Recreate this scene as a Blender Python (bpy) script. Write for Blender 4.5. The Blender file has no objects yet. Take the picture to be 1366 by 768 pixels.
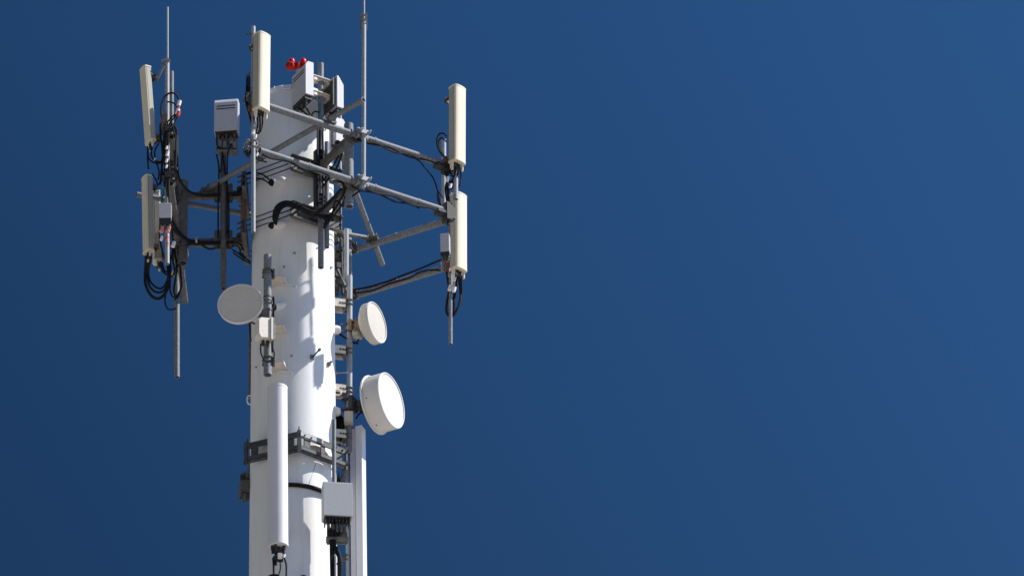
import bpy, bmesh, math, random
from mathutils import Vector, Matrix, Quaternion
random.seed(7)
R = math.radians
PI = math.pi
SC = bpy.context.scene
COL = SC.collection

# ------------------------------------------------------------------ camera
ELEV = R(33.0); F = 8000.0; PX0, PY0 = 391.0, 384.0; DIST = F / 110.0
CAM = Vector((0, -DIST * math.cos(ELEV), 1.7))
H = 1.7 + DIST * math.sin(ELEV)              # height of the point the lens looks at
FWD = Vector((0, math.cos(ELEV), math.sin(ELEV)))
UP = Vector((0, -math.sin(ELEV), math.cos(ELEV)))
cd = bpy.data.cameras.new('camera'); cam = bpy.data.objects.new('camera', cd); COL.objects.link(cam)
cam.location = CAM; cam.rotation_euler = (R(90) + ELEV, 0, 0)
cd.sensor_width = 36; cd.lens = F / 1366 * 36; cd.shift_x = (683 - PX0) / 1366
cd.clip_start = 1; cd.clip_end = 6000
SC.camera = cam
# ------------------------------------------------------------------ sky, sun, exposure
SUN_EL, SUN_AZ = 48.0, 93.8                  # azimuth clockwise from +Y (away from the camera)
w = bpy.data.worlds.new('World'); SC.world = w; w.use_nodes = True
nt = w.node_tree; nt.nodes.clear()
sky = nt.nodes.new('ShaderNodeTexSky'); sky.sky_type = 'NISHITA'; sky.sun_disc = False
sky.sun_elevation = R(SUN_EL); sky.sun_rotation = R(SUN_AZ)
sky.altitude = 300; sky.air_density = 1.0; sky.dust_density = 0.0; sky.ozone_density = 4.0
hs = nt.nodes.new('ShaderNodeHueSaturation'); hs.inputs['Saturation'].default_value = 1.25; hs.inputs['Value'].default_value = 1.0
bg = nt.nodes.new('ShaderNodeBackground'); bg.inputs['Strength'].default_value = 0.15; hs.inputs['Hue'].default_value = 0.504
wo = nt.nodes.new('ShaderNodeOutputWorld')
# the photograph's polarised sky: darkest a quarter turn from the sun
geo = nt.nodes.new('ShaderNodeTexCoord'); dt = nt.nodes.new('ShaderNodeVectorMath'); dt.operation = 'DOT_PRODUCT'
def mth(op, a, b_):
    m_ = nt.nodes.new('ShaderNodeMath'); m_.operation = op
    for i_, v_ in enumerate((a, b_)):
        if isinstance(v_, (int, float)): m_.inputs[i_].default_value = v_
        else: nt.links.new(v_, m_.inputs[i_])
    return m_.outputs[0]
_a, _e = math.radians(SUN_AZ), math.radians(SUN_EL)
dt.inputs[1].default_value = (math.sin(_a) * math.cos(_e), math.cos(_a) * math.cos(_e), math.sin(_e))
nt.links.new(geo.outputs['Generated'], dt.inputs[0])
c2 = mth('MULTIPLY', dt.outputs['Value'], dt.outputs['Value'])
pol = mth('SUBTRACT', 1.0, mth('MULTIPLY', 1.0, mth('DIVIDE', mth('SUBTRACT', 1.0, c2), mth('ADD', 1.0, c2))))
nt.links.new(pol, hs.inputs['Value'])
nt.links.new(sky.outputs[0], hs.inputs['Color']); nt.links.new(hs.outputs[0], bg.inputs[0]); nt.links.new(bg.outputs[0], wo.inputs[0])
sl = bpy.data.lights.new('sun', 'SUN'); sun = bpy.data.objects.new('sun', sl); COL.objects.link(sun)
sl.energy = 5.0; sl.angle = R(0.5); sl.color = (1.0, 0.965, 0.91)
az, el = R(SUN_AZ), R(SUN_EL)
SDIR = Vector((math.sin(az) * math.cos(el), math.cos(az) * math.cos(el), math.sin(el)))
sun.rotation_euler = SDIR.to_track_quat('Z', 'Y').to_euler(); sun.location = (30, -5, H + 40)
SC.view_settings.view_transform = 'Standard'; SC.view_settings.look = 'None'
SC.view_settings.gamma = 1; SC.view_settings.use_curve_mapping = False
SC.view_settings.exposure = 0.45

# ------------------------------------------------------------------ where things stand (photo sight lines cut with real planes)
def ray(px, py): return FWD + Vector((1, 0, 0)) * ((px - PX0) / F) + UP * ((PY0 - py) / F)
def P(px, py, y):
    d = ray(px, py); return CAM + d * ((y - CAM.y) / d.y)
def PZ(px, py, z):
    d = ray(px, py); return CAM + d * ((z - CAM.z) / d.z)
def PL(pts, y): return [P(a, b, y if len(r) == 0 else r[0]) for a, b, *r in pts]

# ------------------------------------------------------------------ materials
def mat(name, col, rough=.5, metal=0, var=.08, scale=8, bump=0.0, bscale=60, dirt=None, dirt_amt=.5, dirt_scale=(3, 3, .6), spec=.5, streak=None):
    m = bpy.data.materials.new(name); m.use_nodes = True; t = m.node_tree; N = t.nodes; L = t.links
    b = N['Principled BSDF']; b.inputs['Roughness'].default_value = rough; b.inputs['Metallic'].default_value = metal
    b.inputs['Specular IOR Level'].default_value = spec
    tc = N.new('ShaderNodeTexCoord')
    n = N.new('ShaderNodeTexNoise'); n.inputs['Scale'].default_value = scale; n.inputs['Detail'].default_value = 6
    L.new(tc.outputs['Object'], n.inputs['Vector'])
    r = N.new('ShaderNodeValToRGB')
    r.color_ramp.elements[0].position = .3; r.color_ramp.elements[1].position = .7
    r.color_ramp.elements[0].color = tuple(c * (1 - var) for c in col) + (1,)
    r.color_ramp.elements[1].color = tuple(min(1, c * (1 + var)) for c in col) + (1,)
    L.new(n.outputs[0], r.inputs[0]); out = r.outputs[0]
    if dirt:
        mp = N.new('ShaderNodeMapping'); mp.inputs['Scale'].default_value = dirt_scale
        L.new(tc.outputs['Object'], mp.inputs[0])
        n2 = N.new('ShaderNodeTexNoise'); n2.inputs['Scale'].default_value = 2.2; n2.inputs['Detail'].default_value = 8; n2.inputs['Roughness'].default_value = .62
        L.new(mp.outputs[0], n2.inputs['Vector'])
        r2 = N.new('ShaderNodeValToRGB'); r2.color_ramp.elements[0].position = .52; r2.color_ramp.elements[1].position = .78
        r2.color_ramp.elements[0].color = (0, 0, 0, 1); r2.color_ramp.elements[1].color = (dirt_amt,) * 3 + (1,)
        L.new(n2.outputs[0], r2.inputs[0])
        mx = N.new('ShaderNodeMixRGB'); mx.inputs[2].default_value = dirt + (1,)
        L.new(r2.outputs[0], mx.inputs[0]); L.new(out, mx.inputs[1]); out = mx.outputs[0]
    L.new(out, b.inputs['Base Color'])
    rr = N.new('ShaderNodeMapRange'); rr.inputs[3].default_value = max(.05, rough - .1); rr.inputs[4].default_value = min(1, rough + .1)
    L.new(n.outputs[0], rr.inputs[0]); L.new(rr.outputs[0], b.inputs['Roughness'])
    if bump:
        n3 = N.new('ShaderNodeTexNoise'); n3.inputs['Scale'].default_value = bscale; n3.inputs['Detail'].default_value = 4
        L.new(tc.outputs['Object'], n3.inputs['Vector'])
        bp = N.new('ShaderNodeBump'); bp.inputs['Strength'].default_value = bump; bp.inputs['Distance'].default_value = .01
        L.new(n3.outputs[0], bp.inputs['Height']); L.new(bp.outputs[0], b.inputs['Normal'])
    return m
M = dict(
    white=mat('white_tower_paint', (.75, .75, .74), .6, var=.02, scale=3, bump=.12, bscale=14, dirt=(.5, .47, .42), dirt_amt=.35, dirt_scale=(5, 5, .5)),
    plate=mat('bounce_warmed_paint', (.70, .64, .56), .5, var=.06, scale=20, dirt=(.42, .33, .24), dirt_amt=.6, dirt_scale=(8, 8, 8)),  # warm tint imitates ground bounce on the plate undersides
    radome=mat('cream_fibreglass', (.67, .61, .47), .65, var=.03, scale=5, bump=.03, dirt=(.5, .44, .34), dirt_amt=.3, dirt_scale=(9, 9, .8)),
    tray=mat('beige_antenna_back', (.40, .375, .30), .65, var=.05, scale=9, dirt=(.3, .27, .22), dirt_amt=.35, dirt_scale=(9, 9, 1.5)),
    paint=mat('pale_grey_radome', (.65, .65, .67), .5, var=.02, scale=4, dirt=(.5, .48, .44), dirt_amt=.25, dirt_scale=(6, 6, .6)),
    unit=mat('pale_grey_unit_paint', (.50, .49, .515), .45, var=.03, scale=14, bump=.05, bscale=180),
    cab=mat('speckled_grey_cabinet', (.55, .56, .56), .55, var=.045, scale=46, bump=.1, bscale=150),
    dish=mat('white_dish_skin', (.56, .515, .44), .45, var=.025, scale=5, dirt=(.5, .45, .38), dirt_amt=.25, dirt_scale=(4, 4, 4)),
    disha=mat('aged_dish_skin', (.62, .565, .475), .6, var=.04, scale=5, dirt=(.42, .37, .3), dirt_amt=.35, dirt_scale=(3, 3, 5)),
    collar=mat('shaded_collar_steel', (.075, .076, .08), .65, .2, spec=.3, var=.35, scale=18, bump=.12, bscale=50, dirt=(.16, .15, .14), dirt_amt=.6, dirt_scale=(5, 5, 5)),  # steel darkened to hold the shade on the camera-facing rails
    dishw=mat('bright_white_dish_skin', (.66, .635, .60), .4, var=.02, scale=5, dirt=(.5, .45, .38), dirt_amt=.2, dirt_scale=(4, 4, 4)),
    galv=mat('galvanised_steel', (.19, .20, .215), .68, .12, spec=.3, var=.25, scale=26, bump=.08, bscale=70, dirt=(.22, .21, .2), dirt_amt=.6, dirt_scale=(6, 6, 6)),
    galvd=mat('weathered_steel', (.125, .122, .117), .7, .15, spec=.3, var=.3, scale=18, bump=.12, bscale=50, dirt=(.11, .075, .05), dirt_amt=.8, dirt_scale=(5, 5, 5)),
    galvb=mat('bright_steel', (.30, .315, .335), .62, .12, spec=.35, var=.15, scale=30),
    dark=mat('dark_metal', (.045, .044, .046), .6, .2, spec=.25, var=.3, scale=30),
    brown=mat('rusty_bracket', (.2, .13, .085), .65, .3, var=.35, scale=30),
    rubber=mat('black_cable_rubber', (.012, .012, .014), .75, spec=.18, var=.3, scale=30),
    blue=mat('blue_black_cable', (.012, .02, .045), .75, spec=.18, var=.2, scale=30),
    green=mat('green_cable', (.01, .16, .10), .45, var=.2, scale=30),
    teal=mat('teal_cable', (.01, .12, .14), .45, var=.2, scale=30),
    redtape=mat('red_tape', (.5, .05, .045), .5, var=.15, scale=30),
    pinktape=mat('faded_red_tape', (.6, .22, .18), .5, var=.2, scale=30),
    whtape_litspot=mat('white_tape_and_lit_spots', (.78, .77, .75), .5, var=.05, scale=30),
    red=mat('red_lens', (.7, .004, .008), .35, spec=.3, var=.1, scale=20),
    redb=mat('red_orange_housing', (.3, .012, .006), .7, spec=.12, var=.2, scale=25),
    ground=mat('dry_pale_gravel', (.30, .27, .235), .9, var=.15, scale=.05, bump=.2, bscale=2),
)

# ------------------------------------------------------------------ mesh helpers
def frame_of(d):
    d = d.normalized(); a = Vector((0, 0, 1)) if abs(d.z) < .95 else Vector((1, 0, 0))
    x = d.cross(a).normalized(); return x, x.cross(d).normalized()
def ring(bm, c, x, y, r, n): return [bm.verts.new(c + x * (r * math.cos(2 * PI * i / n)) + y * (r * math.sin(2 * PI * i / n))) for i in range(n)]
def bridge(bm, A, B, smooth=True):
    n = len(A)
    for i in range(n):
        f = bm.faces.new((A[i], A[(i + 1) % n], B[(i + 1) % n], B[i])); f.smooth = smooth
def lathe(bm, prof, o, d, n=24, smooth=True, cap=True):
    """prof: (radius, distance along d); sharp where a profile point is repeated"""
    x, y = frame_of(d); d = d.normalized(); prev = None; lastp = None
    for r, h in prof:
        cur = ring(bm, o + d * h, x, y, max(r, .0004), n)
        if prev and (r, h) != lastp: bridge(bm, prev, cur, smooth)
        if prev is None and r > .0005 and cap: bm.faces.new(cur[::-1])
        prev = cur; lastp = (r, h)
    if prof[-1][0] > .0005 and cap: bm.faces.new(prev)
def pipe(bm, a, b, r, n=16, hollow=True):
    a, b = Vector(a), Vector(b); d = b - a; Ln = d.length; q = min(.12, Ln * .3); k = r * .8
    if hollow:
        lathe(bm, [(k, q), (k, 0), (k, 0), (r, 0), (r, 0), (r, Ln), (r, Ln), (k, Ln), (k, Ln), (k, Ln - q)], a, d, n)
    else:
        c = r * .15
        lathe(bm, [(r - c, 0), (r, c), (r, c), (r, Ln - c), (r, Ln - c), (r - c, Ln)], a, d, n)
def spline(pts, k=8):
    pts = [Vector(p) for p in pts]; out = []
    if len(pts) == 2: return pts
    for i in range(len(pts) - 1):
        p0 = pts[max(i - 1, 0)]; p1 = pts[i]; p2 = pts[i + 1]; p3 = pts[min(i + 2, len(pts) - 1)]
        for j in range(k):
            t = j / k
            out.append(.5 * ((2 * p1) + (p2 - p0) * t + (2 * p0 - 5 * p1 + 4 * p2 - p3) * t * t + (3 * p1 - p0 - 3 * p2 + p3) * t ** 3))
    out.append(pts[-1]); return out
def tube(bm, pts, r, n=8, k=8):
    pts = spline(pts, k); x = None; prev = None
    for i, p in enumerate(pts):
        d = (pts[min(i + 1, len(pts) - 1)] - pts[max(i - 1, 0)])
        if d.length < 1e-6: continue
        d.normalize()
        if x is None: x, y = frame_of(d)
        else:
            x = (x - d * x.dot(d)).normalized(); y = d.cross(x)
        cur = ring(bm, p, x, y, r, n)
        if prev: bridge(bm, prev, cur)
        else: bm.faces.new(cur[::-1])
        prev = cur
    bm.faces.new(prev)
def axes(ang):
    """out, tangent, up for a compass angle of the outward side"""
    return Vector((math.cos(ang), math.sin(ang), 0)), Vector((-math.sin(ang), math.cos(ang), 0)), Vector((0, 0, 1))
def box(bm, c, s, ax=None, bev=.004):
    ax = ax or (Vector((1, 0, 0)), Vector((0, 1, 0)), Vector((0, 0, 1)))
    t = bmesh.new(); bmesh.ops.create_cube(t, size=1)
    for v in t.verts:
        v.co = Vector(c) + ax[0] * (v.co.x * s[0]) + ax[1] * (v.co.y * s[1]) + ax[2] * (v.co.z * s[2])
    if bev: bmesh.ops.bevel(t, geom=t.edges[:], offset=min(bev, min(s) * .3), segments=2, affect='EDGES')
    bmesh.ops.recalc_face_normals(t, faces=t.faces[:])
    vm = {v: bm.verts.new(v.co) for v in t.verts}
    for f in t.faces: bm.faces.new([vm[v] for v in f.verts])
    t.free()
def prism(bm, prof, o, ax, h, bev=.0, smooth=False):
    """2-D outline in ax[0],ax[1], pushed along ax[2] by h"""
    t = bmesh.new()
    A = [t.verts.new(o + ax[0] * a + ax[1] * b) for a, b in prof]; B = [t.verts.new(o + ax[0] * a + ax[1] * b + ax[2] * h) for a, b in prof]
    t.faces.new(A[::-1]); t.faces.new(B); n = len(prof)
    for i in range(n):
        f = t.faces.new((A[i], A[(i + 1) % n], B[(i + 1) % n], B[i])); f.smooth = smooth
    if bev: bmesh.ops.bevel(t, geom=t.edges[:], offset=bev, segments=2, affect='EDGES')
    bmesh.ops.recalc_face_normals(t, faces=t.faces[:])
    vm = {v: bm.verts.new(v.co) for v in t.verts}
    for f in t.faces:
        g = bm.faces.new([vm[v] for v in f.verts]); g.smooth = f.smooth
    t.free()
def ubolt(bm, c, axis, side, r, th=.008, leg=.06):
    """round bar bent round a pipe at c that runs along axis; opens toward side"""
    axis = axis.normalized(); s = (side - axis * side.dot(axis)).normalized(); q = axis.cross(s)
    pts = [c + q * r + s * leg] + [c + q * (r * math.cos(a)) - s * (r * math.sin(a)) for a in [PI * i / 8 for i in range(9)]] + [c - q * r + s * leg]
    tube(bm, pts, th, 6, 2)
    for g in (1, -1): lathe(bm, [(th * 1.9, 0), (th * 1.9, th * 1.6)], c + q * (r * g) + s * (leg - th * 3), s, 6, False)
def cross_clamp(bm, c, a1, a2, r1=.045, r2=.03):
    """clamp block joining a pipe along a1 with one along a2"""
    a1 = a1.normalized(); a2 = a2.normalized(); n = a1.cross(a2).normalized()
    box(bm, c, (.15, .15, .02), (a1, a2, n), .003)
    for g in (1, -1):
        ubolt(bm, c + a2 * 0 + a1 * (.05 * g) - n * (r1), a1, n, r1 + .006, .0075, r1 + .03)
        ubolt(bm, c + a2 * (.05 * g) + n * (r2), a2, -n, r2 + .006, .0075, r2 + .03)
def hexbolt(bm, c, d, r=.014, h=.012, stud=.03):
    lathe(bm, [(r, 0), (r, h)], c, d, 6, False); lathe(bm, [(r * .5, h), (r * .5, h + stud)], c, d, 8)

def sharpen(bm):
    bmesh.ops.recalc_face_normals(bm, faces=bm.faces[:])
    for e in bm.edges:
        if len(e.link_faces) == 2:
            f0, f1 = e.link_faces
            if f0.smooth != f1.smooth or f0.normal.angle(f1.normal, 0) > R(38): e.smooth = False
def islands(bm):
    """separate pieces of a mesh: connected faces, joined when their boxes touch"""
    bm.verts.index_update(); bm.verts.ensure_lookup_table(); seen = set(); groups = []
    for v0 in bm.verts:
        if v0.index in seen: continue
        st = [v0]; seen.add(v0.index); grp = []
        while st:
            v = st.pop(); grp.append(v)
            for e in v.link_edges:
                o = e.other_vert(v)
                if o.index not in seen: seen.add(o.index); st.append(o)
        lo = [min(v.co[i] for v in grp) - .002 for i in range(3)]; hi = [max(v.co[i] for v in grp) + .002 for i in range(3)]
        groups.append([grp, lo, hi])
    ch = True
    while ch:
        ch = False
        for i in range(len(groups)):
            for j in range(i + 1, len(groups)):
                a, b_ = groups[i], groups[j]
                if all(a[1][q] <= b_[2][q] and b_[1][q] <= a[2][q] for q in range(3)):
                    a[0] += b_[0]; a[1] = [min(a[1][q], b_[1][q]) for q in range(3)]; a[2] = [max(a[2][q], b_[2][q]) for q in range(3)]
                    groups.pop(j); ch = True; break
            if ch: break
    return [g_[0] for g_ in groups]
WHOLE = {'slot', 'bolts', 'cooling_fin', 'heat_sink', 'bolt_row', 'ground', 'shaft'}
def link(name, bm, material, parent=None, label=None, kind=None):
    """bm is in world space; local to the thing it belongs to; loose pieces become parts of their own"""
    if parent is not None and name not in WHOLE:
        isl = islands(bm)
        if len(isl) > 1:
            first = None
            for grp in isl:
                t = bmesh.new(); vm = {v: t.verts.new(v.co) for v in grp}
                for f in {f for v in grp for f in v.link_faces}:
                    g_ = t.faces.new([vm[v] for v in f.verts]); g_.smooth = f.smooth
                o = link_one(name, t, material, parent, label, kind); first = first or o
            bm.free(); return first
    return link_one(name, bm, material, parent, label, kind)
def group_of(name, part, bm, material, label, cat):
    """top-level thing whose loose pieces are its parts"""
    bm.verts.ensure_lookup_table(); n = len(bm.verts); c = V((0, 0, 0))
    for v in bm.verts: c += v.co / n
    t = thing(name, label, cat, c); link(part, bm, material, t); return t
def link_one(name, bm, material, parent=None, label=None, kind=None):
    off = Vector((0, 0, 0))
    p = parent
    while p is not None: off += p.location; p = p.parent
    me = bpy.data.meshes.new(name)
    sharpen(bm)
    bmesh.ops.translate(bm, verts=bm.verts[:], vec=-off)
    bm.to_mesh(me); bm.free()
    me.materials.append(material if not isinstance(material, str) else M[material])
    o = bpy.data.objects.new(name, me); COL.objects.link(o)
    if parent is not None: o.parent = parent
    if label: o['label'] = label
    if kind: o['kind'] = kind
    return o
def thing(name, label, cat, loc, group=None):
    o = bpy.data.objects.new(name, None); COL.objects.link(o); o.location = loc; o.empty_display_size = .1
    o['label'] = label; o['category'] = cat
    if group: o['group'] = group
    return o
def tag(o, label, cat, group=None):
    o['label'] = label; o['category'] = cat
    if group: o['group'] = group
    return o
def single(name, bm, material, label, cat, loc, group=None):
    me = bpy.data.meshes.new(name); bmesh.ops.recalc_face_normals(bm, faces=bm.faces[:])
    bmesh.ops.translate(bm, verts=bm.verts[:], vec=-Vector(loc)); bm.to_mesh(me); bm.free(); me.materials.append(M[material])
    o = bpy.data.objects.new(name, me); COL.objects.link(o); o.location = loc
    return tag(o, label, cat, group)
def copy_tree(o, parent=None):
    c = o.copy(); COL.objects.link(c)
    if parent is not None: c.parent = parent
    for ch in list(o.children): copy_tree(ch, c)
    return c
BM = bmesh.new
V = Vector
X, Y, Z = V((1, 0, 0)), V((0, 1, 0)), V((0, 0, 1))

# ------------------------------------------------------------------ the setting
g = BM(); bmesh.ops.create_grid(g, x_segments=8, y_segments=8, size=2500)
link('ground', g, 'ground', kind='structure')

# ------------------------------------------------------------------ the tower
ZTOP = P(391, 112, -.486).z
def zpx(py, y=0.0): return P(391, py, y).z              # height of a point at depth y seen at that row
def prad(z): return .502 + (H - z) * .0042
t = thing('monopole_tower', 'tall round white steel monopole carrying all the antennas', 'mast', (0, 0, 0))
b = BM()
zs = [i * (ZTOP - .02) / 60 for i in range(61)]
prof = [(prad(z), z) for z in zs] + [(prad(ZTOP) - .008, ZTOP - .004), (prad(ZTOP) - .008, ZTOP - .004), (.05, ZTOP + .02)]
lathe(b, prof, V((0, 0, 0)), Z, 96)
link('shaft', b, 'white', t)
b = BM(); lathe(b, [(1.1, -.2), (1.1, .25), (1.1, .25), (.9, .3)], V((0, 0, 0)), Z, 48); link('base_plinth', b, 'ground', t)
b = BM(); pipe(b, (.06, 0, ZTOP - .02), (.06, 0, P(397, 92, 0).z), .025, 12); link('light_mast', b, 'galvb', t)
for k, pts in enumerate([[(376, 114), (377, 118), (386, 118), (387, 114)], [(358, 120), (361, 121), (365, 118), (366, 115)]]):
    b = BM(); tube(b, [P(a, c, -math.sqrt(max(.01, .5 ** 2 - ((a - 391) / 110) ** 2)) - .02) for a, c in pts], .008, 6)
    link('lifting_eye', b, 'white', t)
def surf(px, py, extra=0):
    """point on the shaft that is seen at px, py, and its outward normal"""
    x = (px - 391) / 110; r = .503; y = -math.sqrt(max(.0001, r * r - x * x)); p = P(px, py, y); n = V((p.x, y, 0)).normalized(); return p + n * extra, n
def port(px, py, tilt=0, ln=.13, r=.056, dirn=None):
    p, n = surf(px, py)
    n = dirn or n; d = (n - Z * .25).normalized()
    b = BM(); lathe(b, [(r * 1.12, -.06), (r * 1.1, .0), (r, .012), (r, ln), (r, ln), (r * .82, ln), (r * .82, ln), (r * .8, ln - .04)], p, d, 24)
    o = link('entry_port', b, 'white', t)
    b = BM(); lathe(b, [(r * .8, ln - .05), (r * .8, ln + .004), (r * .5, ln + .03)], p, d, 20); link('cable_boot', b, 'rubber', o)
    return p + d * ln, d
PD = V((-.80, -.55, -.18))
PORT1 = port(373, 243, dirn=PD); PORT2 = port(373, 300, dirn=PD); PORT3 = port(373, 409, ln=.09, dirn=PD); port(405, 775, dirn=V((0, -1, 0)))
for px, py in ((393, 338), (389, 475), (343, 490), (441, 357), (379, 546 - 190)):
    p, n = surf(px, py); b = BM(); lathe(b, [(.016, -.01), (.016, .012), (.016, .012), (.008, .012), (.008, .03)], p, n, 8); link('bolt', b, 'galvb', t)
p, n = surf(437, 486); b = BM(); lathe(b, [(.03, -.01), (.03, .03), (.018, .04)], p, n, 10); hexbolt(b, p + n * .04 + Z * .02, n, .014, .02, .02); link('bolt', b, 'galv', t)
# antenna-like rod on a pad
p, n = surf(416, 477); b = BM(); box(b, p + n * .012, (.05, .06, .03), (V((-n.y, n.x, 0)), Z, n), .004); o = link('rod_pad', b, 'galv', t)
b = BM(); lathe(b, [(.010, 0), (.009, .19), (.009, .19), (.019, .19), (.019, .215)], p, n, 8); link('peg', b, 'dark', t)
# grab rails
for (x0, y0), (x1, y1) in (((378, 381), (395, 382)), ((374, 497), (390, 498))):
    p0, n0 = surf(x0, y0); p1, n1 = surf(x1, y1); b = BM()
    tube(b, [p0 - n0 * .02, p0 + n0 * .035, p1 + n1 * .035, p1 - n1 * .02], .008, 6, 1)
    lathe(b, [(.017, 0), (.017, .05)], p1 - n1 * .01, n1, 10)
    link('grab_rail', b, 'white', t)
b = BM(); c = P(336.5, 533, -.02)
tube(b, [c + X * .03 + Z * .06, c - X * .045 + Z * .055, c - X * .06 + Z * .01, c - X * .045 - Z * .055, c + X * .03 - Z * .065], .010, 8); link('grab_rail', b, 'white', t)
# pads that carry the pipe on the left and the pipe on the right
def pad(p0, p1, wd, th, nm='bracket_plate', holes=True):
    """horizontal folded plate from p0 (in the shaft) to p1"""
    d = (p1 - p0); d.z = 0; L = d.length; d.normalize(); q = V((-d.y, d.x, 0)); m = (p0 + p1) / 2
    b = BM(); box(b, m, (L, wd, .012), (d, q, Z), .002)
    for s in (1, -1): box(b, m + q * (s * (wd / 2 - .006)) - Z * (th / 2 + .004), (L - .004, .012, th), (d, q, Z), .002)
    o = link(nm, b, 'plate', t)
    if holes:
        for s in (1, -1):
            b = BM()
            for k in (0.62, .8, .95): lathe(b, [(.013, 0), (.013, .004)], p0 + d * (L * k) + q * (s * (wd / 2 + .001)) - Z * (th / 2 + .004), q * s, 10)
            link('bolt_row', b, 'dark', o)
    return o
LP = P(357, 420, -.80)                                   # left dish pipe axis
for py in (372, 437, 486):
    z = P(366, py, -.6).z
    pad(V((-.14, -.45, z)), V((-.195, -.665, z)), .17, .022, holes=False)
RP = P(466, 480, .12)                                    # right dish pipe axis
for py, yy in ((404, .1), (466, .1), (518, .1), (578, .1)):
    z = P(452, py, .1).z
    pad(V((.44, .06, z)), V((.62, .10, z)), .16, .10)
for py in (440, 549):
    c = P(447, py, .02); b = BM(); lathe(b, [(.06, -.05), (.056, .05), (.04, .085), (.0, .09)], c - X * .02, X, 20); link('entry_port', b, 'white', t)
c = P(449, 497, .0); b = BM(); lathe(b, [(.02, 0), (.02, .06), (.02, .06), (.008, .06), (.007, .2)], c - X * .05, X, 8); link('standoff_rod', b, 'galvb', t)
c = P(450, 523, -.02); b = BM()
tube(b, [c - X * .06 + Z * .035, c + X * .025 + Z * .035, c + X * .045, c + X * .025 - Z * .035, c - X * .06 - Z * .035], .012, 8); link('grab_rail', b, 'plate', t)

# red double obstruction light on the mast above the shaft
lc = P(397, 90, 0)
t = thing('obstruction_light', 'red double beacon light on top of the white tower', 'beacon', lc)
b = BM(); lathe(b, [(.02, -.04), (.045, -.02), (.045, .05), (.02, .06)], lc, Z, 16); tube(b, [lc + X * -.075 + Z * .06, lc - X * .06 + Z * .0, lc + X * .06 + Z * .0, lc + X * .075 + Z * .06], .022, 10, 4)
lathe(b, [(.03, 0), (.055, .03), (.055, .07), (.03, .09)], lc + V((-.085, -.09, -.02)), V((-.2, 1, .25)), 16)
link('housing', b, 'redb', t)
for s in (-1, 1):
    b = BM(); c = lc + X * (.072 * s) + Z * .05
    lathe(b, [(.030, 0), (.038, .015), (.038, .045), (.031, .068), (.016, .08), (0, .083)], c, Z, 20); ln_ = link('lens', b, 'red', t)
    b = BM(); lathe(b, [(.041, -.012), (.043, -.008), (.043, .008), (.041, .012)], c, Z, 20); link('lens_ring', b, 'redb', ln_)

# ------------------------------------------------------------------ three sector frames bolted round the shaft
ZU, ZL = zpx(258), zpx(320)
FO = 1.47                                                # face pipes stand this far from the axis
def build_sector():
    r0 = thing('sector_frame', '', 'antenna frame', (0, 0, 0), 'galvanised sector frames round the tower')
    out, tan = X, Y
    b = BM(); zc = (zpx(234) + zpx(330)) / 2; hh = zpx(234) - zpx(330)
    box(b, V((.575, 0, zc)), (.012, .09, hh), None, .002)
    for s in (1, -1): box(b, V((.61, s * .039, zc)), (.06, .012, hh), None, .002)
    br = link('wall_bracket', b, 'brown', r0)
    for z in (ZU, ZL):
        b = BM(); box(b, V((.562, 0, z)), (.014, .72, .23), None, .003)
        for s in (1, -1): box(b, V((.585, 0, z + s * .108)), (.05, .72, .012), None, .002)
        link('wing_plate', b, 'galvd', r0)
        b = BM()
        for dz in (-.075, 0, .075):
            a0, a1 = R(31), R(89); p0 = V((.655 * math.cos(a0), .655 * math.sin(a0), z + dz)); p1 = V((.655 * math.cos(a1), .655 * math.sin(a1), z + dz)); d = (p1 - p0).normalized()
            tube(b, [p0 - d * .12, p1 + d * .12], .0085, 6)
            for p, s in ((p0, -1), (p1, 1)): lathe(b, [(.018, 0), (.018, .02)], p + d * (.02 * s), d, 6, False)
        link('tie_rod', b, 'dark', r0)
        b = BM(); box(b, V((.96, 0, z)), (.70, .075, .085), None, .006)
        box(b, V((.64, 0, z - .06)), (.1, .15, .012), None, .002); box(b, V((.64, 0, z + .06)), (.1, .15, .012), None, .002)
        for s in (1, -1):
            for q in (.61, .66): hexbolt(b, V((q, s * .055, z + .066)), Z, .012, .01, .02)
        link('arm', b, 'galvd', r0)
        b = BM(); pipe(b, V((FO, -1.31, z)), V((FO, 1.31, z)), .042, 20); link('face_pipe', b, 'galv', r0)
        b = BM()
        box(b, V((1.43, 0, z)), (.018, .17, .17), None, .003)
        for s in (1, -1):
            ubolt(b, V((FO, s * .05, z)), Y, -X, .048, .009, .085); ubolt(b, V((1.345, 0, z + s * .05)), Z, X, .064, .009, .12)
        link('clamp', b, 'galvd', r0)
        b = BM()
        for s in (-.62, .3, .9): lathe(b, [(.045, -.02), (.045, .02)], V((FO, s, z)), Y, 20); box(b, V((FO, s, z + .052)), (.02, .02, .025), None, .003)
        link('band', b, 'galv', r0)
    b = BM(); pipe(b, V((1.345, 0, zpx(347))), V((1.345, 0, zpx(238))), .057, 20); link('upright_tube', b, 'galv', r0)
    zt = ZU + .085
    d = V((-2.04, 1.85, 0)).normalized()
    b = BM(); cross_clamp(b, V((1.06, .03, ZU + .05)), d, X, .034, .03); hexbolt(b, V((1.06, -.06, ZU + .05)), Z, .02, .02, .07); hexbolt(b, V((1.1, .1, ZU - .02)), -Z, .02, .02, .09); link('clamp', b, 'galvd', r0)
    # where the tie-back crosses the neighbour's upper face pipe
    c = V((-.476 * 1.0, 1.42, ZU + .045)); b = BM(); cross_clamp(b, c, d, V((-.866, -.5, 0)), .034, .042); hexbolt(b, c + V((.07, .0, .0)), Z, .02, .02, .06); link('clamp', b, 'galvd', r0)
    return r0
sec = build_sector()
secs = [sec, copy_tree(sec), copy_tree(sec)]
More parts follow.
